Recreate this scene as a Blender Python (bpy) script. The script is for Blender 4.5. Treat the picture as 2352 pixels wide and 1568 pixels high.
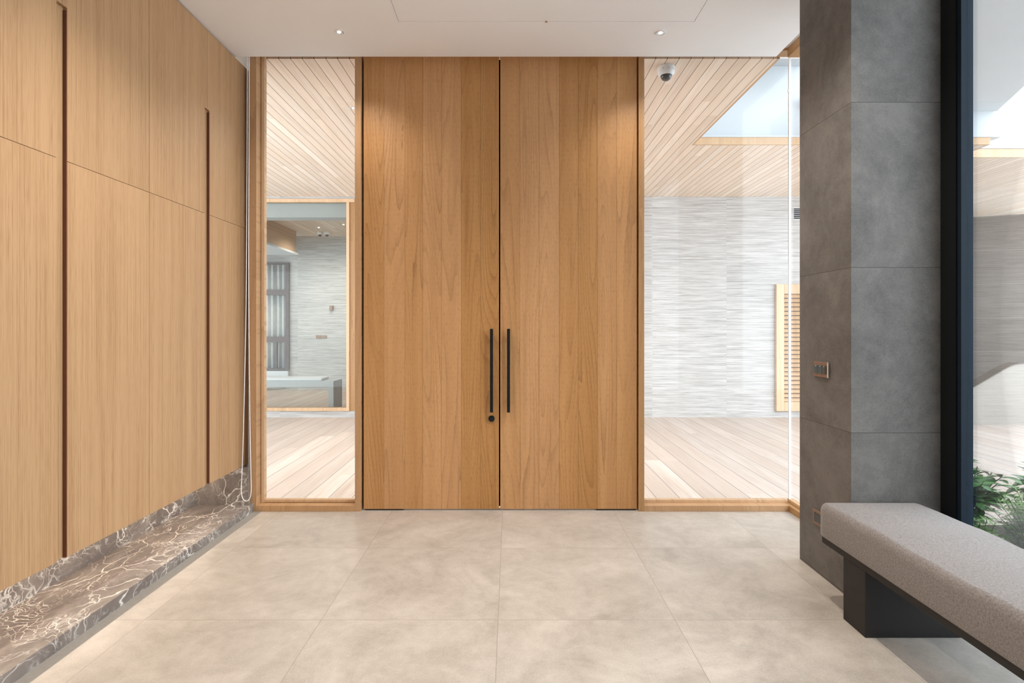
import bpy, bmesh, math, random
from mathutils import Vector, Matrix
random.seed(7)
PI = math.pi
for o in list(bpy.data.objects): bpy.data.objects.remove(o)
SC = bpy.context.scene
COL = SC.collection

# ---------------------------------------------------------------- camera, world, big lights, exposure
F, H = 1240.0, 1.32
cam_d = bpy.data.cameras.new('camera'); cam = bpy.data.objects.new('camera', cam_d); COL.objects.link(cam)
cam.location = (0, 0, H); cam.rotation_euler = (PI/2, 0, 0)
cam_d.sensor_width = 36; cam_d.lens = F*36/2352
cam_d.shift_x = 4/2352; cam_d.shift_y = -31/2352
cam_d.clip_start = .02; cam_d.clip_end = 200
SC.camera = cam
w = bpy.data.worlds.new('world'); SC.world = w; w.use_nodes = True
w.node_tree.nodes['Background'].inputs[0].default_value = (.80, .90, 1, 1)
w.node_tree.nodes['Background'].inputs[1].default_value = 2.6
SC.view_settings.view_transform = 'Standard'; SC.view_settings.look = 'None'
SC.view_settings.exposure = 1.17; SC.view_settings.gamma = 1; SC.view_settings.use_curve_mapping = False
cy = SC.cycles
cy.max_bounces = 10; cy.diffuse_bounces = 7; cy.glossy_bounces = 4; cy.transparent_max_bounces = 24
cy.sample_clamp_indirect = 6; cy.use_denoising = True; cy.caustics_reflective = False; cy.caustics_refractive = False

def spot(name, loc, power, deg, blend=.6, color=(1, .82, .62), r=.03, parent=None, rot=(0, 0, 0)):
    d = bpy.data.lights.new(name, 'SPOT'); d.energy = power; d.spot_size = math.radians(deg); d.spot_blend = blend
    d.color = color; d.shadow_soft_size = r
    o = bpy.data.objects.new(name, d); COL.objects.link(o); o.location = loc; o.rotation_euler = rot
    if parent: o.parent = parent
    return o

# ---------------------------------------------------------------- material helpers
class NT:
    def __init__(s, name):
        s.m = bpy.data.materials.new(name); s.m.use_nodes = True
        s.t = s.m.node_tree; s.bsdf = s.t.nodes['Principled BSDF']
    def n(s, typ, **kw):
        nd = s.t.nodes.new(typ)
        for k, v in kw.items(): setattr(nd, k, v)
        return nd
    def put(s, sock, v):
        if isinstance(v, bpy.types.NodeSocket): s.t.links.new(v, sock)
        elif v is not None: sock.default_value = v
    def math(s, op, a, b=None, c=None, clamp=False):
        nd = s.n('ShaderNodeMath', operation=op); nd.use_clamp = clamp
        s.put(nd.inputs[0], a); s.put(nd.inputs[1], b)
        if c is not None: s.put(nd.inputs[2], c)
        return nd.outputs[0]
    def pos(s):
        nd = s.n('ShaderNodeNewGeometry'); sp = s.n('ShaderNodeSeparateXYZ'); s.t.links.new(nd.outputs['Position'], sp.inputs[0])
        return sp.outputs
    def obj(s):
        nd = s.n('ShaderNodeTexCoord'); sp = s.n('ShaderNodeSeparateXYZ'); s.t.links.new(nd.outputs['Object'], sp.inputs[0])
        return sp.outputs
    def vec(s, x, y, z):
        nd = s.n('ShaderNodeCombineXYZ')
        for i, v in enumerate((x, y, z)): s.put(nd.inputs[i], v)
        return nd.outputs[0]
    def mul(s, a, b): return s.math('MULTIPLY', a, b)
    def add(s, a, b): return s.math('ADD', a, b)
    def noise(s, v, scale=1., detail=2., rough=.5, dist=0.):
        nd = s.n('ShaderNodeTexNoise'); s.put(nd.inputs['Vector'], v)
        nd.inputs['Scale'].default_value = scale; nd.inputs['Detail'].default_value = detail
        nd.inputs['Roughness'].default_value = rough; nd.inputs['Distortion'].default_value = dist
        return nd.outputs[0]
    def white(s, v):
        nd = s.n('ShaderNodeTexWhiteNoise', noise_dimensions='3D'); s.put(nd.inputs['Vector'], v); return nd.outputs['Value']
    def ramp(s, f, stops, interp='LINEAR'):
        nd = s.n('ShaderNodeValToRGB'); cr = nd.color_ramp; cr.interpolation = interp
        while len(cr.elements) < len(stops): cr.elements.new(.5)
        for e, (p, c) in zip(cr.elements, stops): e.position = p; e.color = (*c, 1) if len(c) == 3 else c
        s.put(nd.inputs[0], f); return nd.outputs[0]
    def rng(s, f, a, b, c=0., d=1.):
        nd = s.n('ShaderNodeMapRange'); s.put(nd.inputs[0], f)
        for i, v in zip((1, 2, 3, 4), (a, b, c, d)): nd.inputs[i].default_value = v
        return nd.outputs[0]
    def mix(s, f, a, b, mode='MIX'):
        nd = s.n('ShaderNodeMix', data_type='RGBA', blend_type=mode)
        s.put(nd.inputs[0], f)
        for i, v in ((6, a), (7, b)):
            if isinstance(v, tuple) and len(v) == 3: v = (*v, 1)
            s.put(nd.inputs[i], v)
        return nd.outputs[2]
    def hsv(s, col, v, sat=1.):
        nd = s.n('ShaderNodeHueSaturation'); s.put(nd.inputs['Color'], col); s.put(nd.inputs['Value'], v); s.put(nd.inputs['Saturation'], sat)
        return nd.outputs[0]
    def bump(s, h, strength=.2, dist=.01):
        nd = s.n('ShaderNodeBump'); nd.inputs['Strength'].default_value = strength; nd.inputs['Distance'].default_value = dist
        s.put(nd.inputs['Height'], h); s.t.links.new(nd.outputs[0], s.bsdf.inputs['Normal'])
    def done(s, col=None, rough=.5, metal=0., spec=None, coat=None):
        if isinstance(col, tuple) and len(col) == 3: col = (*col, 1)
        s.put(s.bsdf.inputs['Base Color'], col); s.put(s.bsdf.inputs['Roughness'], rough)
        s.bsdf.inputs['Metallic'].default_value = metal
        if spec is not None: s.bsdf.inputs['Specular IOR Level'].default_value = spec
        if coat: s.bsdf.inputs['Coat Weight'].default_value = coat
        return s.m

def plain(name, col, rough=.5, metal=0., var=.06, scale=30, **k):
    t = NT(name); p = t.obj(); n = t.noise(t.vec(p[0], p[1], p[2]), scale, 3)
    return t.done(t.hsv((*col, 1), t.rng(n, .3, .7, 1-var, 1+var)), rough, metal, **k)

def line_mask(t, c, off, width, half):        # 1 on the joint lines of a grid along c
    u = t.math('DIVIDE', t.math('SUBTRACT', c, off), width)
    fr = t.math('FRACT', u); d = t.math('ABSOLUTE', t.math('SUBTRACT', fr, .5))
    return t.math('GREATER_THAN', d, .5 - half/width), t.math('FLOOR', u)

def stone_tile(name, dark, light, axes, rough=.42, jc=(.2, .19, .17), half=.0016, contrast=1.):
    # axes: list of (component, offset, width)
    t = NT(name); p = t.pos(); m = None; ids = []
    for (c, off, wd) in axes:
        mk, i = line_mask(t, p[c], off, wd, half); ids.append(i)
        m = mk if m is None else t.math('MAXIMUM', m, mk)
    while len(ids) < 3: ids.append(0.)
    rid = t.white(t.vec(*ids))
    v = t.vec(t.add(p[0], t.mul(rid, 9.)), p[1], t.add(p[2], t.mul(rid, 5.)))
    big = t.noise(v, 2.6, 6, .68, .7); fine = t.noise(v, 170, 2, .6); mid = t.noise(v, 14, 4, .7)
    f = t.add(t.mul(big, .62*contrast), t.add(t.mul(mid, .28), t.mul(fine, .28)))
    col = t.mix(t.rng(f, .44, .72), dark, light)
    col = t.hsv(col, t.rng(rid, 0, 1, .965, 1.035))
    col = t.mix(m, col, jc)
    t.bump(t.add(t.mul(fine, .3), t.mul(m, -1.)), .12, .003)
    return t.done(col, rough, spec=.4)

def plank_mat(name, stops, comp, off, wd, half, along, groove=(.10, .07, .05), rough=.5, var=.10, hue=None, bl=2.4):
    t = NT(name); p = t.pos()
    mk, idx = line_mask(t, p[comp], off, wd, half)
    r0 = t.white(t.vec(idx, 3.1, 0.))
    seg = t.math('FLOOR', t.math('DIVIDE', t.add(p[along], t.mul(r0, bl)), bl))
    r = t.white(t.vec(idx, seg, 1.7))
    a = t.add(p[along], t.mul(r, 40.))
    g = t.noise(t.vec(t.mul(p[comp], 60.), t.mul(a, 2.), r), 1, 3, .6)
    g2 = t.noise(t.vec(t.mul(p[comp], 9.), t.mul(a, .7), r), 1, 2, .5, .6)
    col = t.ramp(t.add(t.mul(g, .5), t.mul(g2, .5)), stops)
    col = t.hsv(col, t.rng(r, 0, 1, 1-var, 1+var))
    if hue: col = t.mix(t.mul(t.white(t.vec(idx, seg, 9.)), .6), col, hue)
    col = t.mix(mk, col, groove)
    t.bump(t.mul(mk, -1.), .5, .006)
    return t.done(col, rough, spec=.35)

def teak(name, light, mid, dark, rough=.42, figure=1.):
    t = NT(name); o = t.obj()
    at = t.n('ShaderNodeAttribute', attribute_name='rnd'); r = at.outputs['Fac']
    x = t.add(o[0], t.mul(r, 23.)); z = t.add(o[2], t.mul(r, 61.))
    n = t.noise(t.vec(t.mul(x, 5.2), t.mul(r, 7.), t.mul(z, .30)), 1, 1.2, .4, .12)
    wob = t.noise(t.vec(t.mul(x, 40.), 0., t.mul(z, 9.)), 1, 2, .5)
    rm = t.rng(t.noise(t.vec(t.mul(x, 3.), 2., t.mul(z, .8)), 1, 2, .5), .40, .62, .25, 1.)
    ring = t.math('FRACT', t.add(t.mul(n, 24.*figure), t.mul(wob, .30)))
    ring = t.mul(t.math('POWER', ring, 4.5), rm)
    fine = t.noise(t.vec(t.mul(x, 330.), 0., t.mul(z, 7.)), 1, 2, .6)
    pore = t.noise(t.vec(t.mul(x, 700.), 0., t.mul(z, 28.)), 1, 1, .5)
    broad = t.noise(t.vec(t.mul(x, 14.), 0., t.mul(z, .5)), 1, 2, .5)
    tone = t.add(t.mul(broad, .5), t.mul(fine, .5))
    col = t.mix(t.rng(tone, .3, .68), mid, light)
    col = t.mix(t.mul(ring, .50), col, dark)
    col = t.mix(t.mul(t.rng(pore, .56, .70), .5), col, dark)
    col = t.hsv(col, t.rng(r, 0, 1, .86, 1.12), t.rng(r, 0, 1, 1.08, .93))
    t.bump(t.add(t.mul(ring, -.4), t.mul(fine, .3)), .12, .002)
    return t.done(col, rough, spec=.4)

def veneer(name, light, dark, comp_x=1):
    t = NT(name); p = t.pos()
    at = t.n('ShaderNodeAttribute', attribute_name='rnd'); r = at.outputs['Fac']
    y = t.add(p[1], t.mul(p[0], .7)); z = t.add(p[2], t.mul(r, 13.)); y = t.add(y, t.mul(r, 31.))
    a = t.noise(t.vec(t.mul(y, 190.), 0., t.mul(z, .9)), 1, 3, .65)
    b = t.noise(t.vec(t.mul(y, 520.), 4., t.mul(z, 9.)), 1, 2, .6)
    c = t.noise(t.vec(t.mul(y, 14.), 8., t.mul(z, .35)), 1, 2, .5)
    f = t.add(t.add(t.mul(a, .55), t.mul(b, .38)), t.mul(c, .22))
    col = t.ramp(f, [(.42, dark), (.60, light), (.8, tuple(min(1, q*1.12) for q in light))])
    col = t.hsv(col, t.rng(r, 0, 1, .965, 1.03))
    t.bump(b, .06, .001)
    return t.done(col, .48, spec=.35)

def marble(name):
    t = NT(name); p = t.pos()
    base = t.vec(p[0], t.mul(p[1], .8), p[2])
    w1 = t.n('ShaderNodeTexNoise'); t.put(w1.inputs['Vector'], base); w1.inputs['Scale'].default_value = 3.2; w1.inputs['Detail'].default_value = 4
    ad = t.n('ShaderNodeVectorMath', operation='MULTIPLY_ADD'); t.put(ad.inputs[0], w1.outputs['Color']); ad.inputs[1].default_value = (.55, .55, .55); t.put(ad.inputs[2], base)
    def veins(sc, wdt):
        vo = t.n('ShaderNodeTexVoronoi', feature='DISTANCE_TO_EDGE'); t.put(vo.inputs['Vector'], ad.outputs[0]); vo.inputs['Scale'].default_value = sc
        return t.rng(vo.outputs['Distance'], 0., wdt, 1., 0.)
    mask = t.rng(t.noise(base, 3.1, 3, .6), .42, .62)
    mask2 = t.rng(t.noise(base, 5.3, 3, .6, .4), .50, .62)
    mask3 = t.rng(t.noise(base, 4.1, 3, .6, .8), .48, .64)
    v = t.math('MAXIMUM', t.mul(t.math('POWER', veins(5.2, .040), 1.6), mask), t.mul(t.math('POWER', veins(13., .055), 1.8), mask2))
    v = t.math('MAXIMUM', v, t.mul(t.mul(t.math('POWER', veins(24., .09), 1.5), mask3), .7))
    cl = t.noise(t.vec(t.mul(p[0], 3.), t.mul(p[1], 1.2), p[2]), 3, 5, .65, 1.)
    col = t.ramp(cl, [(.25, (.12, .10, .092)), (.5, (.20, .170, .152)), (.75, (.30, .26, .23))])
    hl = t.noise(t.vec(t.mul(p[0], 14.), t.mul(p[1], 5.), t.mul(p[2], 14.)), 3, 4, .7, 1.5)
    col = t.mix(t.mul(t.rng(hl, .56, .72), .35), col, (.50, .45, .40))
    col = t.mix(v, col, (.86, .82, .76))
    return t.done(col, .3, spec=.4)

def travertine(name, dark, light, x0=2.156, tw=1.13, z0=-.037, th=.577):
    t = NT(name); p = t.pos()
    mx, ix = line_mask(t, p[0], x0, tw, .003); mz, iz = line_mask(t, p[2], z0, th, .003)
    r = t.white(t.vec(ix, iz, 2.))
    x = t.add(p[0], t.mul(r, 17.)); z = t.add(p[2], t.mul(r, 9.))
    a = t.noise(t.vec(t.mul(x, 1.5), 0., t.mul(z, 52.)), 1, 5, .7, .5)
    b = t.noise(t.vec(t.mul(x, 5.), 3., t.mul(z, 120.)), 1, 2, .6)
    f = t.add(t.mul(a, .75), t.mul(b, .25))
    col = t.ramp(f, [(.34, dark), (.46, tuple(.5*(a_+b_) for a_, b_ in zip(dark, light))), (.58, light), (.8, tuple(min(.95, q*1.1) for q in light))])
    col = t.hsv(col, t.rng(r, 0, 1, .94, 1.05))
    col = t.mix(t.mul(t.math('MAXIMUM', mx, mz), .45), col, (.45, .42, .38))
    return t.done(col, .6, spec=.3)

def glass(name, tint=(.97, .985, .98), fac=1.):
    m = bpy.data.materials.new(name); m.use_nodes = True; t = m.node_tree; t.nodes.clear()
    out = t.nodes.new('ShaderNodeOutputMaterial'); mix = t.nodes.new('ShaderNodeMixShader')
    tr = t.nodes.new('ShaderNodeBsdfTransparent'); gl = t.nodes.new('ShaderNodeBsdfGlossy'); fr = t.nodes.new('ShaderNodeFresnel')
    fr.inputs[0].default_value = 1.35
    mu = t.nodes.new('ShaderNodeMath'); mu.operation = 'MULTIPLY'; mu.inputs[1].default_value = fac
    tr.inputs[0].default_value = (*tint, 1); gl.inputs['Roughness'].default_value = 0.0; gl.inputs[0].default_value = (1, 1, 1, 1)
    t.links.new(fr.outputs[0], mu.inputs[0]); t.links.new(mu.outputs[0], mix.inputs[0])
    t.links.new(tr.outputs[0], mix.inputs[1]); t.links.new(gl.outputs[0], mix.inputs[2]); t.links.new(mix.outputs[0], out.inputs[0])
    return m

def emit(name, col, s):
    t = NT(name); b = t.bsdf; b.inputs['Base Color'].default_value = (*col, 1)
    b.inputs['Emission Color'].default_value = (*col, 1); b.inputs['Emission Strength'].default_value = s
    return t.m

def fabric(name, a, b, sc=420):
    t = NT(name); p = t.obj(); v = t.vec(p[0], p[1], p[2])
    n = t.noise(v, sc, 2, .7); n2 = t.noise(v, sc*.33, 2, .6)
    col = t.mix(t.rng(t.add(t.mul(n, .6), t.mul(n2, .4)), .36, .66), a, b)
    t.bump(t.add(n, n2), .35, .002)
    t.bsdf.inputs['Sheen Weight'].default_value = .25
    return t.done(col, .92, spec=.15)

M = {}
M['white'] = plain('white_plaster', (.92, .95, .98), .85, var=.012, scale=4)
M['dim'] = plain('mid_grey_paint', (.22, .22, .22), .8)
M['white2'] = plain('white_render', (.57, .59, .60), .85, var=.012, scale=3)
M['floor'] = stone_tile('beige_floor_tile', (.345, .305, .26), (.535, .485, .43), [(0, -.055, .8), (1, 3.241, .799)], .34, (.30, .26, .22), .0014)
M['pillar'] = stone_tile('grey_stone_tile', (.078, .072, .066), (.165, .153, .140), [(2, .811, .8025)], .55, (.05, .046, .04), .0016)
M['strip'] = plain('grey_stone_strip', (.30, .28, .25), .5, scale=60)
M['soffit'] = plank_mat('pale_soffit_boards', [(.3, (.68, .54, .43)), (.5, (.82, .70, .585)), (.7, (.88, .79, .69))], 0, .03, .0873, .0024, 1, (.16, .11, .07), .55, .07, (.72, .56, .42), 2.0)
M['deck'] = plank_mat('pale_deck_boards', [(.3, (.46, .375, .32)), (.5, (.56, .485, .43)), (.7, (.64, .575, .53))], 0, .044, .187, .0026, 1, (.16, .13, .11), .55, .10, (.50, .40, .34), 2.6)
M['teak'] = teak('teak_boards', (.60, .335, .150), (.455, .232, .092), (.19, .080, .026))
M['teakframe'] = teak('teak_frame', (.50, .30, .15), (.42, .235, .108), (.24, .12, .05), figure=.5)
M['lightwood'] = teak('light_teak_frame', (.66, .46, .29), (.56, .36, .20), (.38, .22, .11), figure=.4)
M['veneer'] = veneer('oak_veneer', (.455, .285, .150), (.300, .160, .072))
M['veneer_in'] = plain('oak_edge_dark', (.125, .040, .016), .6)
M['marble'] = marble('brown_marble')
M['trav'] = travertine('pale_travertine', (.30, .28, .255), (.55, .535, .515))
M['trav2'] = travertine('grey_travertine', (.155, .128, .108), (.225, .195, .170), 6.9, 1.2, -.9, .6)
M['stair'] = travertine('smooth_beige_stone', (.30, .268, .232), (.37, .335, .295), 6.0, 4., -.9, 3.)
M['glass'] = glass('clear_glass', (.975, .985, .985), .45)
M['glass3'] = glass('clear_side_glass', (.985, .99, .99), .12)
M['glass2'] = glass('tinted_glass', (.90, .91, .89), .6)
M['black'] = plain('black_steel', (.005, .006, .007), .5, 0., scale=90, spec=.25)
M['navy'] = plain('blue_black_aluminium', (.008, .016, .026), .6, .0, spec=.15)
M['bench_metal'] = plain('dark_bronze_metal', (.024, .021, .020), .5, 0., spec=.25)
M['fabric'] = fabric('grey_fabric', (.13, .115, .108), (.31, .278, .262))
M['chrome'] = plain('chrome', (.75, .75, .75), .12, 1., var=.02)
M['bronze'] = plain('bronze_plate', (.25, .15, .10), .4, .5)
M['darkglass'] = plain('black_glass', (.03, .034, .03), .06)
M['plastic'] = plain('white_plastic', (.82, .83, .85), .35, var=.01)
M['dome'] = plain('smoked_dome', (.06, .06, .06), .05)
M['cord'] = plain('white_cord', (.85, .85, .85), .5)
M['led'] = emit('warm_led', (1, .84, .66), 5)
M['lamp'] = emit('lamp_core', (1, .80, .55), 6)
M['fabric_w'] = plain('sheer_curtain', (.55, .55, .53), .9, scale=12)
M['brown'] = plain('brown_metal', (.10, .065, .055), .5)
M['soil'] = plain('dark_soil', (.05, .035, .025), .95, var=.4, scale=60)
M['leaf'] = plain('deep_green_leaf', (.07, .19, .05), .4, var=.5, scale=22)
M['leaf2'] = plain('fresh_green_leaf', (.12, .27, .045), .5, var=.5, scale=30)
M['stem'] = plain('brown_stem', (.07, .05, .03), .8)
M['joint'] = plain('lit_edge_joint', (.82, .86, .88), .3, var=.01)  # paleness paints the light caught along the glass edge
M['thresh'] = plain('pale_aluminium', (.72, .68, .62), .35, .4)

# ---------------------------------------------------------------- geometry helpers
def box(bm, x0, x1, y0, y1, z0, z1, bev=0., rnd=None, seg=1):
    ly = (bm.faces.layers.float.get('rnd') or bm.faces.layers.float.new('rnd')) if rnd is not None else None
    r = bmesh.ops.create_cube(bm, size=1)
    for v in r['verts']:
        v.co = Vector(((x0+x1)/2+v.co.x*(x1-x0), (y0+y1)/2+v.co.y*(y1-y0), (z0+z1)/2+v.co.z*(z1-z0)))
    fs = {f for v in r['verts'] for f in v.link_faces}
    if rnd is not None:
        for f in fs: f[ly] = rnd
    if bev:
        bmesh.ops.bevel(bm, geom=list({e for f in fs for e in f.edges}), offset=bev, segments=seg, affect='EDGES', profile=.5, clamp_overlap=True)
def cyl(bm, c, r, h, axis='Z', n=32, r2=None):
    rot = {'Z': Matrix(), 'Y': Matrix.Rotation(PI/2, 4, 'X'), 'X': Matrix.Rotation(PI/2, 4, 'Y')}[axis]
    bmesh.ops.create_cone(bm, cap_ends=True, segments=n, radius1=r, radius2=r if r2 is None else r2, depth=h, matrix=Matrix.Translation(c) @ rot)
def lathe(bm, c, prof, n=36):
    rings = []
    for (r, z) in prof:
        if r < 1e-6: rings.append([bm.verts.new((c[0], c[1], c[2]+z))])
        else: rings.append([bm.verts.new((c[0]+r*math.cos(2*PI*k/n), c[1]+r*math.sin(2*PI*k/n), c[2]+z)) for k in range(n)])
    for a, b in zip(rings, rings[1:]):
        for k in range(n):
            q = [a[k % len(a)], a[(k+1) % len(a)], b[(k+1) % len(b)], b[k % len(b)]]
            q2 = []
            for v in q:
                if v not in q2: q2.append(v)
            if len(q2) > 2:
                try: bm.faces.new(q2)
                except ValueError: pass
def tube(bm, pts, r, n=8):
    rings = []
    for i, p in enumerate(pts):
        p = Vector(p); d = (Vector(pts[min(i+1, len(pts)-1)]) - Vector(pts[max(i-1, 0)])).normalized()
        a = d.orthogonal().normalized() if abs(d.y) > .95 else d.cross(Vector((0, 1, 0))).normalized()
        b = d.cross(a)
        rings.append([bm.verts.new(p + r*(a*math.cos(2*PI*k/n) + b*math.sin(2*PI*k/n))) for k in range(n)])
    for a, b in zip(rings, rings[1:]):
        for k in range(n): bm.faces.new((a[k], a[(k+1) % n], b[(k+1) % n], b[k]))
    for rr in (rings[0], rings[-1]): bm.faces.new(rr)
def prism(bm, poly, a0, a1, axis='Y', rnd=None):   # poly of (u,v): axis Y -> (x,z); axis Z -> (x,y); axis X -> (y,z)
    f = {'Y': lambda u, v, a: (u, a, v), 'Z': lambda u, v, a: (u, v, a), 'X': lambda u, v, a: (a, u, v)}[axis]
    A = [bm.verts.new(f(u, v, a0)) for u, v in poly]; B = [bm.verts.new(f(u, v, a1)) for u, v in poly]
    bm.faces.new(A); bm.faces.new(B); n = len(poly)
    for k in range(n): bm.faces.new((A[k], A[(k+1) % n], B[(k+1) % n], B[k]))
def worldloc(p):
    v = Vector()
    while p: v = v + p.location; p = p.parent
    return v
def obj(name, bm, mat, parent=None, smooth=False):
    bmesh.ops.recalc_face_normals(bm, faces=bm.faces)
    me = bpy.data.meshes.new(name)
    if parent:
        bm.transform(Matrix.Translation(-worldloc(parent)))
    bm.to_mesh(me); bm.free(); me.materials.append(mat)
    if smooth:
        for p in me.polygons: p.use_smooth = True
        try: me.set_sharp_from_angle(angle=math.radians(35))
        except Exception: pass
    o = bpy.data.objects.new(name, me); COL.objects.link(o)
    if parent: o.parent = parent
    return o
def tag(o, label, cat, group=None):
    o['label'] = label; o['category'] = cat
    if group: o['group'] = group
    return o
def thing(name, label, cat, loc=(0, 0, 0), group=None):
    o = bpy.data.objects.new(name, None); COL.objects.link(o); o.location = loc; o.empty_display_size = .1
    return tag(o, label, cat, group)
def B(*boxes, rnd=False, bev=0.):
    bm = bmesh.new()
    for b in boxes: box(bm, *b, bev=bev, rnd=(random.random() if rnd else None))
    return bm
def struct(name, bm, mat, label, cat):
    o = obj(name, bm, mat); o['kind'] = 'structure'; return tag(o, label, cat)
def sthing(name, label, cat, loc=(0, 0, 0)):
    o = thing(name, label, cat, loc); o['kind'] = 'structure'; return o
def copy_tree(o, parent=None):
    c = o.copy(); COL.objects.link(c); c.parent = parent
    for ch in o.children: copy_tree(ch, c)
    return c

ZC, YD = 3.229, 3.885          # ceiling height, front face of the entrance frame
YB = -3.6                      # back of the hall

# ================================================================ ROOM SHELL
struct('floor', B((-2.3, 2.12, YB, 3.99, -.12, 0)), M['floor'], 'beige square stone tiled floor of the entrance hall', 'floor')
px0, px1, py1 = -.698, 1.149, 3.367
g = .0035
struct('ceiling', B((-2.0, px0, YB, 3.80, ZC, ZC+.09), (px1, 1.872, YB, 3.80, ZC, ZC+.09), (px0, px1, py1, 3.80, ZC, ZC+.09), (px0, px1, YB, 1.6, ZC, ZC+.09),
                    (px0, px1, 1.6, py1, ZC+.075, ZC+.09)), M['white'], 'flat white plaster ceiling above the double door', 'ceiling')
t = sthing('trim_1', 'large flush white access panel outlined in the ceiling', 'ceiling panel', ((px0+px1)/2, 2.5, ZC))
obj('panel', B((px0+g, px1-g, 1.6+g, py1-g, ZC+.0004, ZC+.015)), M['white'], t)
bm = bmesh.new(); cyl(bm, (.224, py1-.006, ZC-.001), .008, .006); obj('latch', bm, M['chrome'], t)
# blind pocket above the glazing, white lining
struct('trim_2', B((-2.3, 2.2, 3.80, 4.06, 3.345, 3.42), (1.872, 2.2, YB, 3.80, 3.345, 3.42), (-2.0, 1.872, 3.78, 3.80, ZC+.09, 3.345), (1.86, 1.872, YB, 3.78, ZC+.09, 3.345)),
       M['white'], 'white recessed blind pocket between ceiling edge and glazing', 'ceiling recess')
struct('wall_left', B((-2.62, -2.5, YB, 4.06, -.12, 3.42), (-2.5, -1.95, YB, -.6, 0, 3.42)), M['white'], 'white wall hidden behind the tall oak cabinets', 'wall')
struct('wall_front', B((-2.5, -1.880, 3.975, 4.06, -.12, 3.42)), M['white'], 'narrow white wall return between cabinet end and left window frame', 'wall')
struct('wall_back', B((-2.6, 2.2, YB-.12, YB, -.12, 3.42)), M['dim'], 'grey wall closing the hall behind the camera', 'wall')

# ================================================================ DOUBLE ENTRANCE DOOR
def px(x, d): return (x-1172)*d/F
def pz(y, d): return H + (753-y)*d/F
DY = 3.905
def leaf_mesh(edges, seed):
    random.seed(seed); bm = bmesh.new()
    for a, b in zip(edges, edges[1:]):
        box(bm, a+.0004, b-.0004, DY, DY+.06, .0115, 3.29, bev=.0008, rnd=random.random())
    return bm
L = [835, 882, 930, 971, 1014, 1059, 1104, 1146]; R = [1149, 1194, 1238, 1284, 1328, 1372, 1416, 1463]
d1 = sthing('door_1', 'left teak entrance door leaf with round black lock below its handle', 'door', (px(835, DY), DY, 0))
l1 = obj('door_leaf', leaf_mesh([px(e, DY) for e in L], 3), M['teak'], d1)
d2 = sthing('door_2', 'right teak entrance door leaf with black bar handle and no lock', 'door', (px(1463, DY), DY, 0))
l2 = obj('door_leaf', leaf_mesh([px(e, DY) for e in R], 12), M['teak'], d2)
for dd, hx in ((d1, px(1129, 3.86)), (d2, px(1168, 3.86))):
    h = obj('pull_handle', B((hx-.011, hx+.011, 3.845, 3.867, .718, 1.314), bev=.001), M['black'], dd)
    bm = bmesh.new()
    for z in (.80, 1.23): cyl(bm, (hx, 3.886, z), .008, .042, 'Y', 16)
    obj('standoff', bm, M['black'], h)
bm = bmesh.new(); lx = px(1129, 3.895); lz = pz(961, 3.895); cyl(bm, (lx, 3.896, lz), .0215, .02, 'Y', 40)
k = obj('lock_cylinder', bm, M['black'], d1, True)
bm = bmesh.new(); cyl(bm, (lx, 3.886, lz), .0125, .004, 'Y', 32); obj('keyway', bm, M['navy'], k)
obj('floor_pivot', B((px(840, DY), px(925, DY), DY+.001, DY+.05, .001, .0112), bev=.001), M['bench_metal'], d1)
obj('floor_pivot', B((px(1370, DY), px(1458, DY), DY+.001, DY+.05, .001, .0112), bev=.001), M['bench_metal'], d2)
struct('trim_3', B((-1.075, .924, 3.90, 3.99, .0, .001)), M['thresh'], 'pale metal threshold strip under the teak doors', 'threshold')
struct('trim_4', B((-1.078, -1.055, 3.966, 3.99, .001, 3.29), (.91, .927, 3.966, 3.99, .001, 3.29), (-.09, -.065, 3.966, 3.98, .012, 3.29)), M['black'], 'black backing added to darken the gaps around the teak doors', 'gap backing')  # added backing stops outside light showing through the door gaps

# ================================================================ SIDELIGHT WINDOWS
YG = 3.953
w1 = sthing('window_1', 'tall narrow teak framed sidelight left of the doors', 'window', (-1.47, YD, 0))
bm = B((-1.880, -1.827, YD, 4.0, .0, 3.345), (-1.1185, -1.075, YD, 4.0, 0, 3.345), (-1.827, -1.1185, YD, 4.0, 0, .042), (-1.827, -1.1185, YD, 4.0, 3.326, 3.345), rnd=True, bev=.0012)
obj('frame', bm, M['teakframe'], w1)
bm = B((-1.824, -1.800, YG, 3.99, .042, 3.33), (-1.14, -1.122, YG+.01, 3.99, .06, 3.33), (-1.80, -1.1190, YG, 3.99, .045, .064), rnd=True, bev=.001)
obj('glazing_bead', bm, M['lightwood'], w1)
obj('glass_pane', B((-1.803, -1.1195, 3.966, 3.976, .060, 3.330)), M['glass'], w1)
w2 = sthing('window_2', 'wide corner glazing right of the doors with a low teak sill', 'window', (1.5, YD, 0))
bm = B((.924, .965, YD, 4.0, 0, 3.345), (.965, 2.005, YD, 4.0, 0, .042), (2.005, 2.09, 3.09, 4.0, 0, .042), (.965, 2.09, YD+.02, 4.0, 3.326, 3.345), (2.005, 2.09, 3.09, YD+.02, 3.275, 3.345), rnd=True, bev=.0012)
obj('frame', bm, M['teakframe'], w2)
bm = B((.967, 2.03, YG, 3.99, .042, .064), (2.045, 2.085, 3.092, 3.99, .042, .064), rnd=True, bev=.001)
obj('glazing_bead', bm, M['lightwood'], w2)
obj('glass_pane', B((.966, 2.046, 3.966, 3.976, .060, 3.330)), M['glass'], w2)
obj('glass_pane', B((2.052, 2.062, 3.093, 3.965, .060, 3.280)), M['glass3'], w2)
gx = px(1821, 3.96)
j = obj('corner_joint', B((2.047, 2.063, 3.9652, 3.977, .062, 3.33), bev=.001), M['joint'], w2)
j['label'] = 'pale vertical joint where the panes meet'
obj('clip', B((2.038, 2.050, 3.957, 3.966, 3.045, 3.072), bev=.002), M['plastic'], w2)

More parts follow.
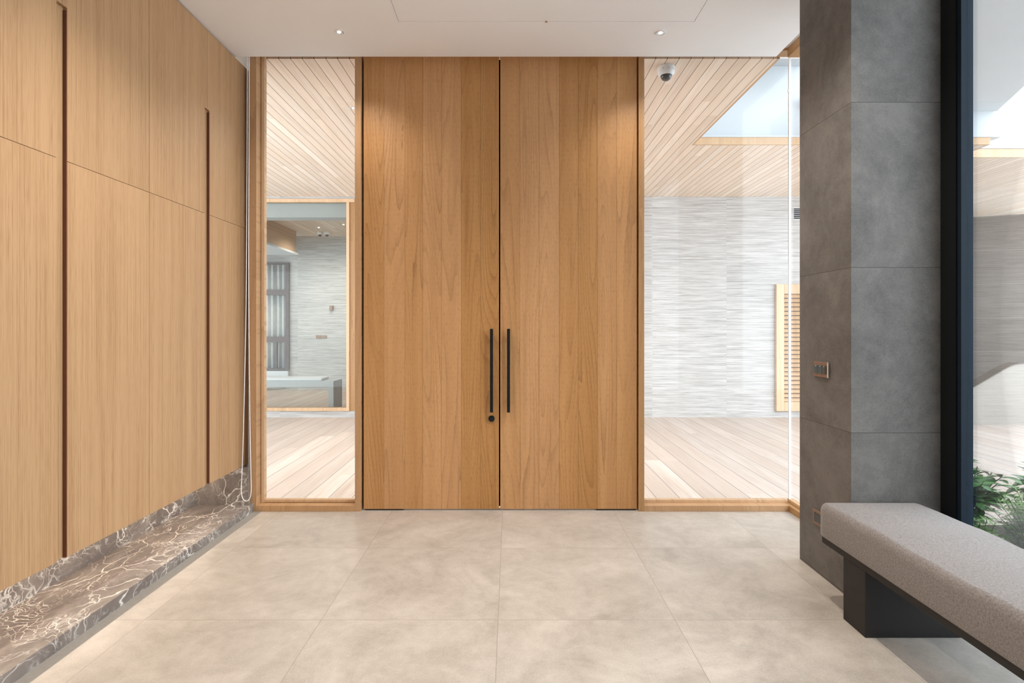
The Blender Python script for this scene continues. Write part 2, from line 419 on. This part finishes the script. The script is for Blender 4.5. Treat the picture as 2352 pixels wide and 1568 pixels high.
# black framed side window beside the bench
w3 = sthing('window_3', 'full height black framed side window behind the bench', 'window', (2.12, 2.5, 0))
obj('mullion', B((2.0898, 2.17, 2.532, 2.76, 0, 3.345)), M['black'], w3)
obj('edge_bead', B((2.098, 2.15, 2.512, 2.532, 0, 3.345), (2.094, 2.15, 2.507, 2.512, 0, 3.345)), M['navy'], w3)
obj('bottom_rail', B((2.10, 2.15, -.42, 2.507, 0, .06)), M['black'], w3)
obj('top_rail', B((2.10, 2.15, -.42, 2.507, 3.29, 3.345)), M['black'], w3)
obj('mullion', B((2.0895, 2.17, -.50, -.42, .06, 3.29)), M['black'], w3)
obj('glass_pane', B((2.118, 2.128, -.42, 2.507, .06, 3.29)), M['glass'], w3)
struct('wall_right', B((2.09, 2.2, YB, -.51, -.12, 3.345)), M['dim'], 'unseen grey wall added on the bench side to cut window light', 'wall')  # unseen wall added to shut out window light from behind

struct('pillar', B((1.656, 2.0895, 2.622, 3.088, 0, 3.345)), M['pillar'], 'square grey stone tiled pillar behind the bench end', 'pillar')

# ================================================================ TALL CABINETS
XC = -1.928; ZB, ZT, ZS = .324, 3.214, 2.044
HT = 2.712
def cab(y0, ym, y1, label, seed):
    random.seed(seed)
    t = thing('tall_cabinet', label, 'cabinet', (-2.2, (y0+y1)/2, ZB), 'wall of tall oak cabinets')
    bm = bmesh.new(); box(bm, -2.495, XC-.021, y0+.001, y1-.001, ZB+.002, ZT-.002, rnd=random.random()); obj('carcass', bm, M['veneer'], t)
    hw = .026
    for (a, b, side) in ((y0, ym, 1), (ym, y1, -1)):
        gp = .0014; bm = bmesh.new()
        aa, bb = a+gp, b-gp
        xa, xb = XC-.0205, XC
        for (z0, z1) in ((ZB, ZS-.0012), (ZS+.0012, HT), (HT, ZT)):
            cut = z1 <= HT+1e-6
            if side == 1: box(bm, xa, xb, aa, (bb-hw if cut else bb), z0, z1, rnd=random.random() if z1 != ZT else None)
            else: box(bm, xa, xb, (aa+hw if cut else aa), bb, z0, z1, rnd=random.random() if z1 != ZT else None)
        ly = bm.faces.layers.float.get('rnd'); bm.faces.ensure_lookup_table()
        for i in range(6): bm.faces[12+i][ly] = bm.faces[6][ly]
        obj('door', bm, M['veneer'], t)
    # finger pull: pale liner at the back and dark return on the far side
    bm = B((XC-.0208, XC-.0170, ym-hw+.007, ym+hw, ZB, HT)); ly = bm.faces.layers.float.new('rnd')
    f = obj('finger_pull', bm, M['veneer'], t)
    r = obj('pull_return', B((XC-.017, XC-.0008, ym+hw-.0030, ym+hw+.0013, ZB, HT-.012)), M['veneer_in'], f)
    r['label'] = 'dark red-brown return of the finger pull'
    obj('gap_shade_strip', B((XC-.0208, XC-.0180, ym-hw-.001, ym-hw+.0068, ZB, HT-.004)), M['black'], f)  # black strip stands in for the shade in the slot's near gap
    return t
cab(2.884, 3.435, 3.972, 'tall oak cabinet nearest the left sidelight, short finger slot from head height', 5)
cab(1.764, 2.322, 2.884, 'tall oak cabinet second from the left sidelight, wide finger slot', 9)
cab(.60, 1.18, 1.764, 'tall oak cabinet nearest the camera, only a sliver in view at the left edge', 14)

# marble ledge under the cabinets
mt = thing('marble_ledge', 'dark brown marble ledge with white veins running under the cabinets', 'ledge', (-2.05, 2.0, 0))
obj('ledge_top', B((-2.26, -1.846, -.6, 3.97, .001, .059), bev=.0015), M['marble'], mt)
obj('upstand', B((-2.28, -2.25, -.6, 3.85, .0592, .322)), M['marble'], mt)
obj('end_upstand', B((-2.25, -1.870, 3.85, 3.88, .0592, .322)), M['marble'], mt)
tl = tag(obj('led_strip', B((-2.14, -2.09, -.4, 3.80, .3145, .3225)), M['led']), 'warm light strip hidden under the oak cabinets', 'light strip')
struct('trim_5', B((-1.846, -1.789, -.6, 3.884, 0.0, .002)), M['strip'], 'narrow grey stone strip between marble ledge and floor tiles', 'floor trim')

# blind cord loop beside the left sidelight
bm = bmesh.new(); yc = 3.83
def P(x, y): return (px(x, yc), yc, pz(y, yc))
pts = [P(568, 128), P(567, 400), P(565, 700), P(560, 950), P(556, 1080), P(554, 1125), P(557, 1143), P(563, 1150), P(570, 1149), P(575, 1140), P(577, 1120), P(576, 1080), P(573, 900), P(571, 600), P(572, 300), P(572.5, 128)]
sm = []
for i in range(len(pts)-1):
    for q in range(4):
        p0, p1, p2, p3 = [Vector(pts[max(0, min(len(pts)-1, i+kk))]) for kk in (-1, 0, 1, 2)]; u = q/4
        sm.append(.5*((2*p1)+(p2-p0)*u+(2*p0-5*p1+4*p2-p3)*u*u+(3*p1-p0-3*p2+p3)*u**3))
sm.append(Vector(pts[-1]))
tube(bm, sm, .003, 8)
tag(obj('blind_cord', bm, M['cord'], None, True), 'white blind cord loop hanging beside the left sidelight frame', 'blind cord')

# ================================================================ BENCH
bt = thing('bench', 'long upholstered bench with grey fabric seat and dark metal base beside the pillar', 'bench', (1.74, 1.7, 0))
y0b, y1b = .62, 2.618
def cushion():
    bm = bmesh.new(); x0, x1, z0, z1 = 1.494, 1.992, .317, .480
    prof = []                                              # cross-section (x,z), rounded top edges
    def arc(cx, cz, rx, rz, a0, a1, n=8):
        for i in range(n+1):
            a = math.radians(a0+(a1-a0)*i/n); prof.append((cx+rx*math.cos(a), cz+rz*math.sin(a)))
    arc(x0+.012, z0+.012, .012, .012, 270, 180, 4); arc(x0+.032, z1-.040, .032, .040, 180, 100); arc(x1-.045, z1-.05, .045, .05, 80, 0); arc(x1-.012, z0+.012, .012, .012, 0, -90, 4)
    cx, cz = (x0+x1)/2, z0
    secs = []; n = 9
    for i in range(n+1):                                    # rounded ends
        a = PI/2*i/n; secs.append((y0b+.045*(1-math.sin(a)), 1-.06*(1-math.cos(a))))
    ys = [(y, s) for (y, s) in reversed(secs)]
    full = [(y1b-(y-y0b), s) for (y, s) in reversed(secs)]
    allsec = sorted(set([(y, s) for y, s in secs] + full + [(y0b+.06+(y1b-y0b-.12)*k/24, 1) for k in range(25)]))
    rings = []
    for (y, s) in allsec:
        sag = (.003*math.sin(y*9)+.002*math.sin(y*23+1))*min(1, (y-y0b)/.15, (y1b-y)/.15)
        rings.append([bm.verts.new((cx+(x-cx)*s, y, cz+(z-cz)*(s if s < 1 else 1)+(sag if z > .4 else 0))) for x, z in prof])
    m = len(prof)
    for a, b in zip(rings, rings[1:]):
        for k in range(m): bm.faces.new((a[k], a[(k+1) % m], b[(k+1) % m], b[k]))
    bm.faces.new(rings[0]); bm.faces.new(rings[-1])
    return bm
c = obj('cushion', cushion(), M['fabric'], bt, True); c['label'] = 'grey flecked fabric seat cushion with soft rounded edges'
obj('seat_plate', B((1.511, 1.985, y0b+.01, y1b, .2815, .3135), bev=.002), M['bench_metal'], bt)
for (a, b) in ((2.300, 2.452), (.80, .95)):
    obj('leg', B((1.5125, 1.975, a, b, 0, .2813), bev=.0015), M['bench_metal'], bt)

# ================================================================ SWITCH, SOCKET, DOWNLIGHTS
xp = 1.656
sw = thing('light_switch', 'bronze framed glossy light switch at waist height on the stone pillar', 'light switch', (xp, 2.865, 1.10))
obj('plate', B((xp-.009, xp, 2.800, 2.932, 1.060, 1.140), bev=.001), M['bronze'], sw)
obj('end_cap', B((xp-.0105, xp-.001, 2.795, 2.806, 1.059, 1.141), bev=.001), M['chrome'], sw)
for k in range(3):
    a = 2.812+k*.038; r = obj('rocker', B((xp-.012, xp-.008, a, a+.036, 1.078, 1.122), bev=.0008), M['darkglass'], sw)
    bm = bmesh.new(); cyl(bm, (xp-.0122, a+.018, 1.117), .0025, .0012, 'X', 12); obj('indicator', bm, M['plastic'], r)
so = thing('wall_socket', 'small bronze wall socket low on the pillar beside the bench', 'socket', (xp, 2.88, .30))
obj('plate', B((xp-.008, xp, 2.82, 2.940, .262, .340), bev=.001), M['bronze'], so)
obj('outlet', B((xp-.0095, xp-.007, 2.832, 2.928, .276, .326), bev=.0008), M['darkglass'], so)

def downlight(x, y, z, r, label, group, power=0, deg=75, metal='chrome', col=(1, .93, .85)):
    t = thing('downlight', label, 'downlight', (x, y, z), group)
    bm = bmesh.new(); lathe(bm, (x, y, z), [(r, 0.0), (r, -.003), (r*.86, -.004), (r*.84, -.0015), (r*.55, -.0005), (0, -.0004)]); obj('trim_ring', bm, M['plastic'], t, True)
    bm = bmesh.new(); lathe(bm, (x, y, z), [(r*.8, -.0017), (r*.62, -.0035), (r*.42, -.0028), (r*.30, -.0022)]); obj('reflector', bm, M[metal], t, True)
    bm = bmesh.new(); lathe(bm, (x, y, z), [(r*.36, -.0024), (r*.3, -.005), (0, -.006)]); obj('bulb', bm, M['lamp'], t, True)
    if power: spot('spot_light', (0, 0, -.02), power, deg, 1., col, .03, t)
    return t
G1 = 'downlights in the hall ceiling'
downlight(-1.103, 3.481, ZC, .034, 'small round downlight in the ceiling above the left sidelight', G1, 17, 125)
downlight(.971, 3.490, ZC, .034, 'small round downlight in the ceiling left of the dome camera', G1, 17, 125)
for (x, y, pw, lab) in ((-1.1, 2.35, 46, 'between camera and doors on the cabinet side'), (.97, 2.35, 62, 'between camera and doors on the bench side'), (-1.1, 1.3, 50, 'ahead of the camera on the cabinet side'), (.97, 1.3, 28, 'ahead of the camera on the bench side'), (-1.1, -.9, 22, 'behind the camera on the cabinet side'), (.97, -.9, 22, 'behind the camera on the bench side')):
    downlight(x, y, ZC, .034, 'unseen downlight added to light the hall, ' + lab, G1, pw, 125)  # unseen lamps added to light doors, pillar and floor

# ================================================================ TERRACE
ZD = -.036
struct('terrace_deck', B((-9, 9.5, 4.0, 12.5, -.14, ZD), (2.2, 9.5, -4, 4.0, -.14, ZD)), M['deck'], 'pale timber board deck of the covered terrace outside', 'deck')
ZSF = 3.313
opX, opY = 1.977, 5.893
# soffit around the open court
struct('terrace_soffit', B((-9, opX, 4.0, opY, ZSF, ZSF+.06), (-9, 5.20, opY, 12.5, ZSF, ZSF+.06), (5.20, 9.5, 6.33, 12.5, ZSF, ZSF+.06)), M['soffit'], 'pale timber board soffit over the terrace', 'terrace ceiling')
# fascia and caps of the opening
bm = B((opX-.03, 5.20, opY-.021, opY-.001, ZSF+.001, ZSF+.080), (5.201, 9.5, 6.309, 6.329, ZSF+.001, ZSF+.10), (5.201, 5.22, opY-.021, 6.308, ZSF+.001, ZSF+.080), (opX+.001, opX+.02, 4.0, opY-.022, ZSF+.001, ZSF+.080), rnd=True)
struct('trim_6', bm, M['lightwood'], 'pale timber fascia edging the opening in the terrace soffit', 'fascia')
struct('trim_7', B((opX+.0, 5.33, opY-.03, 5.98, ZSF+.081, ZSF+.097), (5.20, 9.5, 6.30, 6.5, ZSF+.102, ZSF+.118)), M['white2'], 'thin white metal capping on the soffit opening edge', 'capping')
# upper white walls and slabs around the court
struct('wall_upper', B((1.6, 5.36, 5.98, 6.10, ZSF+.1, 4.22), (4.88, 14, 6.93, 7.03, ZSF+.1, 6.2), (1.6, 1.70, 4.06, 5.98, ZSF+.08, 4.22)), M['white2'], 'white rendered upper wall above the terrace opening', 'wall')
struct('wall_sky_block', B((-9, 1.60, 3.0, 3.3, 3.45, 6.6), (-9, 2.2, -4, 3.0, 3.45, 6.6), (1.4, 1.59, 3.3, 12.5, ZSF+.07, 6.6)), M['white2'], 'unseen upper walls added to block sky light from the court', 'wall')  # unseen walls added to hold sky light off the court
bm = bmesh.new(); prism(bm, [(3.25, 5.98), (5.39, 5.98), (5.10, 5.36), (4.67, 4.4), (4.3, 3.0), (4.3, 1.2), (3.25, 1.2)], 3.72, 3.87, 'Z'); box(bm, 1.6, 3.24, 3.4, 6.1, 4.221, 4.37)
struct('canopy_slab', bm, M['white2'], 'white slab underside seen high through the side window', 'slab')
# far travertine wall with window opening on the left
YF = 8.2
struct('wall_terrace', B((-2.36, 5.55, YF, YF+.12, ZD, ZSF), (-9, -2.36, YF-.01, YF+.10, ZD, .062), (-9, -2.36, YF-.01, YF+.10, 3.277, ZSF)), M['trav'], 'pale horizontally veined travertine wall across the terrace', 'wall')
bm = bmesh.new(); prism(bm, [(5.55, 10.8), (9.4, 9.3), (9.4, 9.5), (5.55, 11.0)], ZD, ZSF, 'Z'); box(bm, 5.45, 5.55, 8.33, 10.9, ZD, ZSF)
struct('wall_stair', bm, M['trav2'], 'brownish stone wall behind the sloping parapet', 'wall')
# window in the far wall
w4 = sthing('window_4', 'large timber framed window across the terrace seen through the left sidelight', 'window', (-3.5, YF, .1))
fx = px(800, YF)
obj('frame', B((-6.5, -2.36, YF-.03, YF+.07, 3.225, 3.277), (-6.5, fx-.02, YF-.03, YF+.07, .062, .112), (fx-.022, fx+.02, YF-.03, YF+.07, .062, 3.225), rnd=True, bev=.002), M['lightwood'], w4)
obj('side_panel', B((fx+.022, -2.36, YF, YF+.06, .062, 3.225), rnd=True), M['teakframe'], w4)
obj('glass_pane', B((-6.5, fx-.02, YF+.01, YF+.02, .11, 3.23)), M['glass2'], w4)
# beam, then solid stand-ins for what that window's glass reflects
struct('trim_8', B((-6.5, -2.4, 8.30, 8.55, 3.02, ZSF-.001)), M['white2'], 'white box beam behind the top of the far terrace window', 'beam')
YR = 11.75
struct('wall_far', B((-4.80, .5, YR, YR+.12, ZD, ZSF), (.4, .5, 8.34, YR, ZD, ZSF), (-9, -4.80, YR+.3, YR+.4, ZD, ZSF)), M['trav'], 'travertine wall standing in for the dim reflection in the far terrace window', 'wall')
struct('trim_9', B((-6.6, -4.42, 8.34, 11.15, 2.87, ZSF-.001), rnd=True), M['lightwood'], 'timber boxed bulkhead standing in for a reflection in the far terrace window', 'bulkhead')
struct('trim_10', B((-6.6, -4.39, 8.34, 11.18, 2.83, 2.869)), M['white2'], 'white edge along the base of the timber bulkhead', 'trim')
w5 = sthing('window_5', 'brown framed curtained window standing in for a reflection in the far terrace window', 'window', (-5.5, YR, .3))
zz = [pz(v, YR) for v in (603, 665, 773, 850)]
obj('frame', B((-4.87, -4.80, YR-.04, YR+.06, zz[3], zz[0]), (-8, -4.87, YR-.04, YR+.06, zz[0]-.04, zz[0]), (-8, -4.87, YR-.04, YR+.06, zz[1]-.12, zz[1]), (-8, -4.87, YR-.04, YR+.06, zz[2]-.12, zz[2]), (-8, -4.87, YR-.04, YR+.06, zz[3], zz[3]+.04), (-5.10, -5.07, YR-.02, YR+.04, zz[3], zz[2]-.12)), M['brown'], w5)
obj('sill', B((-8, -4.80, YR-.10, YR+.1, zz[3]-.12, zz[3]-.01)), M['white2'], w5)
for (a, b, lab) in ((-8, -5.95, 'sheer grey curtain hidden mostly beyond the left of the brown window'), (-5.93, -4.84, 'sheer grey pleated curtain hanging behind the brown framed window')):
    bm = bmesh.new(); n = int((b-a)/.012); A = []; C = []
    for i in range(n+1):
        x = a+(b-a)*i/n; y = YR+.16+.035*math.sin(x*52)+.012*math.sin(x*23)
        A.append(bm.verts.new((x, y, zz[3]-.05))); C.append(bm.verts.new((x, y, zz[0]+.02)))
    for i in range(n): bm.faces.new((A[i], A[i+1], C[i+1], C[i]))
    o = obj('curtain', bm, M['fabric_w'], None, True); tag(o, lab, 'curtain', 'sheer curtains of the brown window')
    so_ = o.modifiers.new('thickness', 'SOLIDIFY'); so_.thickness = .004
# white bench standing in for one reflected in the far window
tb = thing('white_bench', 'white slab bench standing in for one reflected in the far terrace window', 'bench', (-3.7, 9.0, ZD))
obj('bench_top', B((-4.95, -2.89, 8.83, 9.28, .349, .451), bev=.004), M['white2'], tb)
obj('leg', B((-2.977, -2.89, 8.83, 9.28, ZD, .3488), bev=.004), M['white2'], tb)
obj('leg', B((-4.95, -4.863, 8.83, 9.28, ZD, .3488), bev=.004), M['white2'], tb)
tag(obj('seat_pad', B((-4.8, -3.10, 8.88, 9.23, .4512, .495), bev=.012), M['plastic']), 'thin white pad lying on the white slab bench', 'seat pad')

def dome_camera(x, y, z, s, label, group=None):
    t = thing('dome_camera', label, 'security camera', (x, y, z), group)
    bm = bmesh.new(); lathe(bm, (x, y, z), [(0, 0), (s*.96, 0), (s*.99, -.004), (s, -s*.10), (s, -s*.62), (s*.95, -s*.80), (s*.70, -s*1.02), (s*.66, -s*1.02), (s*.6, -s*.9), (0, -s*.9)]); body = obj('housing', bm, M['plastic'], t, True)
    bm = bmesh.new(); lathe(bm, (x, y, z), [(s*.655, -s*.95)]+[(s*.645*math.cos(a), -s*1.02-s*.60*math.sin(a)) for a in [k*PI/2/8 for k in range(9)]]); obj('dome', bm, M['dome'], t, True)
    if s > .05:
        for a in (-2.2, -1.57, -.9):
            bm = bmesh.new(); c_ = Vector((x+s*math.cos(a), y+s*math.sin(a), z-s*.45)); bmesh.ops.create_uvsphere(bm, u_segments=10, v_segments=8, radius=.0028, matrix=Matrix.Translation(c_)); obj('screw', bm, M['black'], body)
    return t
dome_camera(px(1530, 4.13), 4.13, ZSF, .064, 'white dome security camera on the terrace soffit near the right glazing')
dome_camera(px(735, 11.2), 11.2, ZSF-.001, .058, 'left of the two small dome cameras near the top of the far wall', 'pair of far dome cameras')
dome_camera(px(751, 11.2), 11.2, ZSF-.001, .058, 'right of the two small dome cameras near the top of the far wall', 'pair of far dome cameras')
tag(obj('wall_box', B((px(758, YR), px(766, YR), YR-.05, YR, pz(713, YR), pz(702, YR)), bev=.004), M['bronze']), 'small brown wall box on the far travertine wall', 'wall box')
ws = thing('switch_panel', 'row of small dark switches on the far travertine wall', 'switch', (px(738, YR), YR, pz(773, YR)))
for k, a in enumerate((726, 738.5)):
    obj('plate', B((px(a, YR), px(a+11.5, YR), YR-.012, YR, pz(777, YR), pz(770, YR)), bev=.002), M['bronze'], ws)
G2 = 'downlights in the terrace soffit'
downlight(px(811, 4.89), 4.89, ZSF, .030, 'round downlight in the terrace soffit beside the left door jamb', G2, 30, 120, col=(1, .9, .78))
downlight(px(732, 10.7), 10.7, ZSF, .05, 'left small downlight in the far soffit standing in for one reflected in the terrace window', G2, 50, 150)
downlight(px(789, 10.4), 10.4, ZSF, .05, 'right small downlight in the far soffit standing in for one reflected in the terrace window', G2, 50, 150)

for (x, y, lab) in ((-.9, 4.9, 'left front'), (.5, 4.9, 'right front'), (-.9, 6.7, 'left rear'), (.5, 6.7, 'right rear')):
    downlight(x, y, ZSF, .030, 'unseen downlight added to brighten the terrace behind the doors, %s of four' % lab, G2, 50, 155, col=(1, .95, .88))  # out of view, added to lift the terrace brightness
# louvred hatch and vent on the far wall
lv = thing('louvre_panel', 'light timber louvred door low on the far travertine wall', 'louvre door', (4.4, YF, .05))
x0, x1, z0, z1 = px(1780, YF), px(1780, YF)+.95, pz(943, YF), pz(653, YF)
s_ = .115
obj('frame', B((x0, x0+s_, YF-.05, YF, z0, z1), (x1-s_, x1, YF-.05, YF, z0, z1), (x0+s_, x1-s_, YF-.05, YF, z1-.145, z1), (x0+s_, x1-s_, YF-.05, YF, z0, z0+.14), rnd=True, bev=.003), M['lightwood'], lv)
bm = bmesh.new(); n = 25; zz0, zz1 = z0+.14, z1-.145; st = (zz1-zz0)/n
for i in range(n):
    zc = zz0+st*(i+.5); prism(bm, [(YF-.045, zc-st*.42), (YF-.037, zc-st*.42), (YF-.008, zc+st*.40), (YF-.016, zc+st*.40)], x0+s_, x1-s_, 'X')
obj('louvre', bm, M['lightwood'], lv)
obj('backing', B((x0+s_, x1-s_, YF-.006, YF-.001, zz0, zz1)), M['brown'], lv)
vn = thing('wall_vent', 'black horizontally slatted vent high on the far travertine wall', 'vent', (4.5, YF, 3.0))
vx0, vx1, vz0, vz1 = px(1822, YF), px(1822, YF)+.45, pz(504, YF), pz(477, YF)
obj('frame', B((vx0, vx1, YF-.004, YF, vz0, vz1)), M['plastic'], vn)
bm = bmesh.new()
for i in range(6):
    z = vz0+.008+i*(vz1-vz0-.01)/6; box(bm, vx0+.006, vx1-.006, YF-.012, YF-.004, z, z+.020)
obj('slat', bm, M['black'], vn)

# sloping stair parapet seen through the side window
d = 7.57
poly = [(5.5, ZD), (9.2, ZD), (9.2, .86)]
top = [(2352, 835), (2340, 836), (2328, 839), (2318, 843), (2306, 849), (2205, 908), (2120, 958)]
poly += [(px(x, d), pz(y, d)) for x, y in top] + [(5.5, ZD+.01)]
bm = bmesh.new(); prism(bm, poly, d, d+.14, 'Y')
sp = struct('parapet', bm, M['stair'], 'smooth beige stone parapet rising beside the stair outside', 'parapet')
bm = bmesh.new(); tp = [(9.2, .86)]+[(px(x, d), pz(y, d)) for x, y in top]
pl = [(a, b+.002) for a, b in tp]+[(a, b+.016) for a, b in reversed(tp)]
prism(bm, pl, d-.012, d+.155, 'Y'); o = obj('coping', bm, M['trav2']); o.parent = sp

# ================================================================ PLANTS
struct('planting_bed', B((2.22, 3.8, .6, 3.62, ZD, .0)), M['soil'], 'dark soil bed outside the side window', 'planting bed')
def leaf(bm, base, dirv, up, ln, wd, curl=.3, nseg=5, shape='obovate'):
    dirv = dirv.normalized(); side = dirv.cross(up).normalized(); nrm = side.cross(dirv).normalized()
    prev = None
    for i in range(nseg+1):
        u = i/nseg
        wv = wd*(math.sin(PI*min(1, u**(1.35 if shape == 'obovate' else .8)))**.75 if 0 < u < 1 else 0.0)
        c_ = base+dirv*ln*u-nrm*ln*curl*u*u
        if wv < 1e-5: cur = [bm.verts.new(c_)]
        else: cur = [bm.verts.new(c_-side*wv/2+nrm*wv*.12), bm.verts.new(c_), bm.verts.new(c_+side*wv/2+nrm*wv*.12)]
        if prev:
            if len(prev) == 1 and len(cur) == 3: bm.faces.new((prev[0], cur[0], cur[1])); bm.faces.new((prev[0], cur[1], cur[2]))
            elif len(prev) == 3 and len(cur) == 3: bm.faces.new((prev[0], prev[1], cur[1], cur[0])); bm.faces.new((prev[1], prev[2], cur[2], cur[1]))
            elif len(prev) == 3: bm.faces.new((prev[0], prev[1], cur[0])); bm.faces.new((prev[1], prev[2], cur[0]))
        prev = cur
def rv(a, b): return random.uniform(a, b)
def broad_shrub(x, y, h, r, label, seed, n=15, z0=.0):
    random.seed(seed); t = thing('broadleaf_shrub', label, 'shrub', (x, y, z0)); sb, lb = bmesh.new(), bmesh.new()
    for i in range(n):
        a = rv(0, 2*PI); rr = r*math.sqrt(rv(.02, 1)); hh = h*rv(.62, 1.0)*(1-.3*(rr/r)**2)
        p0 = Vector((x+rv(-.04, .04), y+rv(-.04, .04), z0)); p3 = Vector((x+rr*math.cos(a), y+rr*math.sin(a), hh))
        pts = [p0.lerp(p3, u)+Vector((0, 0, .08*math.sin(PI*u))) for u in (0, .25, .5, .75, 1)]; tube(sb, pts, .0035, 5)
        for k in range(12):
            u = rv(.3, 1); b = p0.lerp(p3, u)+Vector((0, 0, .08*math.sin(PI*u))); an = rv(0, 2*PI)
            leaf(lb, b, Vector((math.cos(an), math.sin(an), rv(-.1, .9))), Vector((0, 0, 1)), rv(.07, .115), rv(.04, .062), rv(.1, .5))
    obj('stem', sb, M['stem'], t); obj('foliage', lb, M['leaf'], t, True); return t
def fine_shrub(x, y, h, r, label, seed, n=60, z0=.0):
    random.seed(seed); t = thing('fine_leaved_shrub', label, 'shrub', (x, y, z0)); sb, lb = bmesh.new(), bmesh.new()
    for i in range(n):
        a = rv(0, 2*PI); rr = r*math.sqrt(rv(.02, 1)); hh = h*rv(.45, 1.0)
        p0 = Vector((x+rr*.35*math.cos(a), y+rr*.35*math.sin(a), z0)); p3 = Vector((x+rr*math.cos(a), y+rr*math.sin(a), hh))
        f = lambda u: p0.lerp(p3, u)+Vector((0, 0, .06*math.sin(PI*u)))
        tube(sb, [f(u) for u in (0, .3, .6, 1)], .0022, 4)
        for k in range(34):
            u = rv(.25, 1); an = rv(0, 2*PI)
            leaf(lb, f(u), Vector((math.cos(an), math.sin(an), rv(-.1, .9))), Vector((0, 0, 1)), rv(.025, .05), rv(.008, .016), rv(0, .4), 3, 'lance')
    obj('stem', sb, M['stem'], t); obj('foliage', lb, M['leaf2'], t, True); return t
broad_shrub(2.88, 3.40, .52, .21, 'broad dark-leaved shrub outside the side window beside the black mullion', 4, 34)
broad_shrub(3.44, 3.42, .58, .18, 'broad-leaved shrub outside at the right edge, behind the bench', 8, 24)
fine_shrub(2.82, 2.80, .44, .24, 'dense fine-leaved green shrub behind the middle of the bench', 6, 150)
fine_shrub(2.40, 2.80, .33, .11, 'low fine-leaved plant close against the black mullion outside', 16, 45)

bpy.context.view_layer.update()
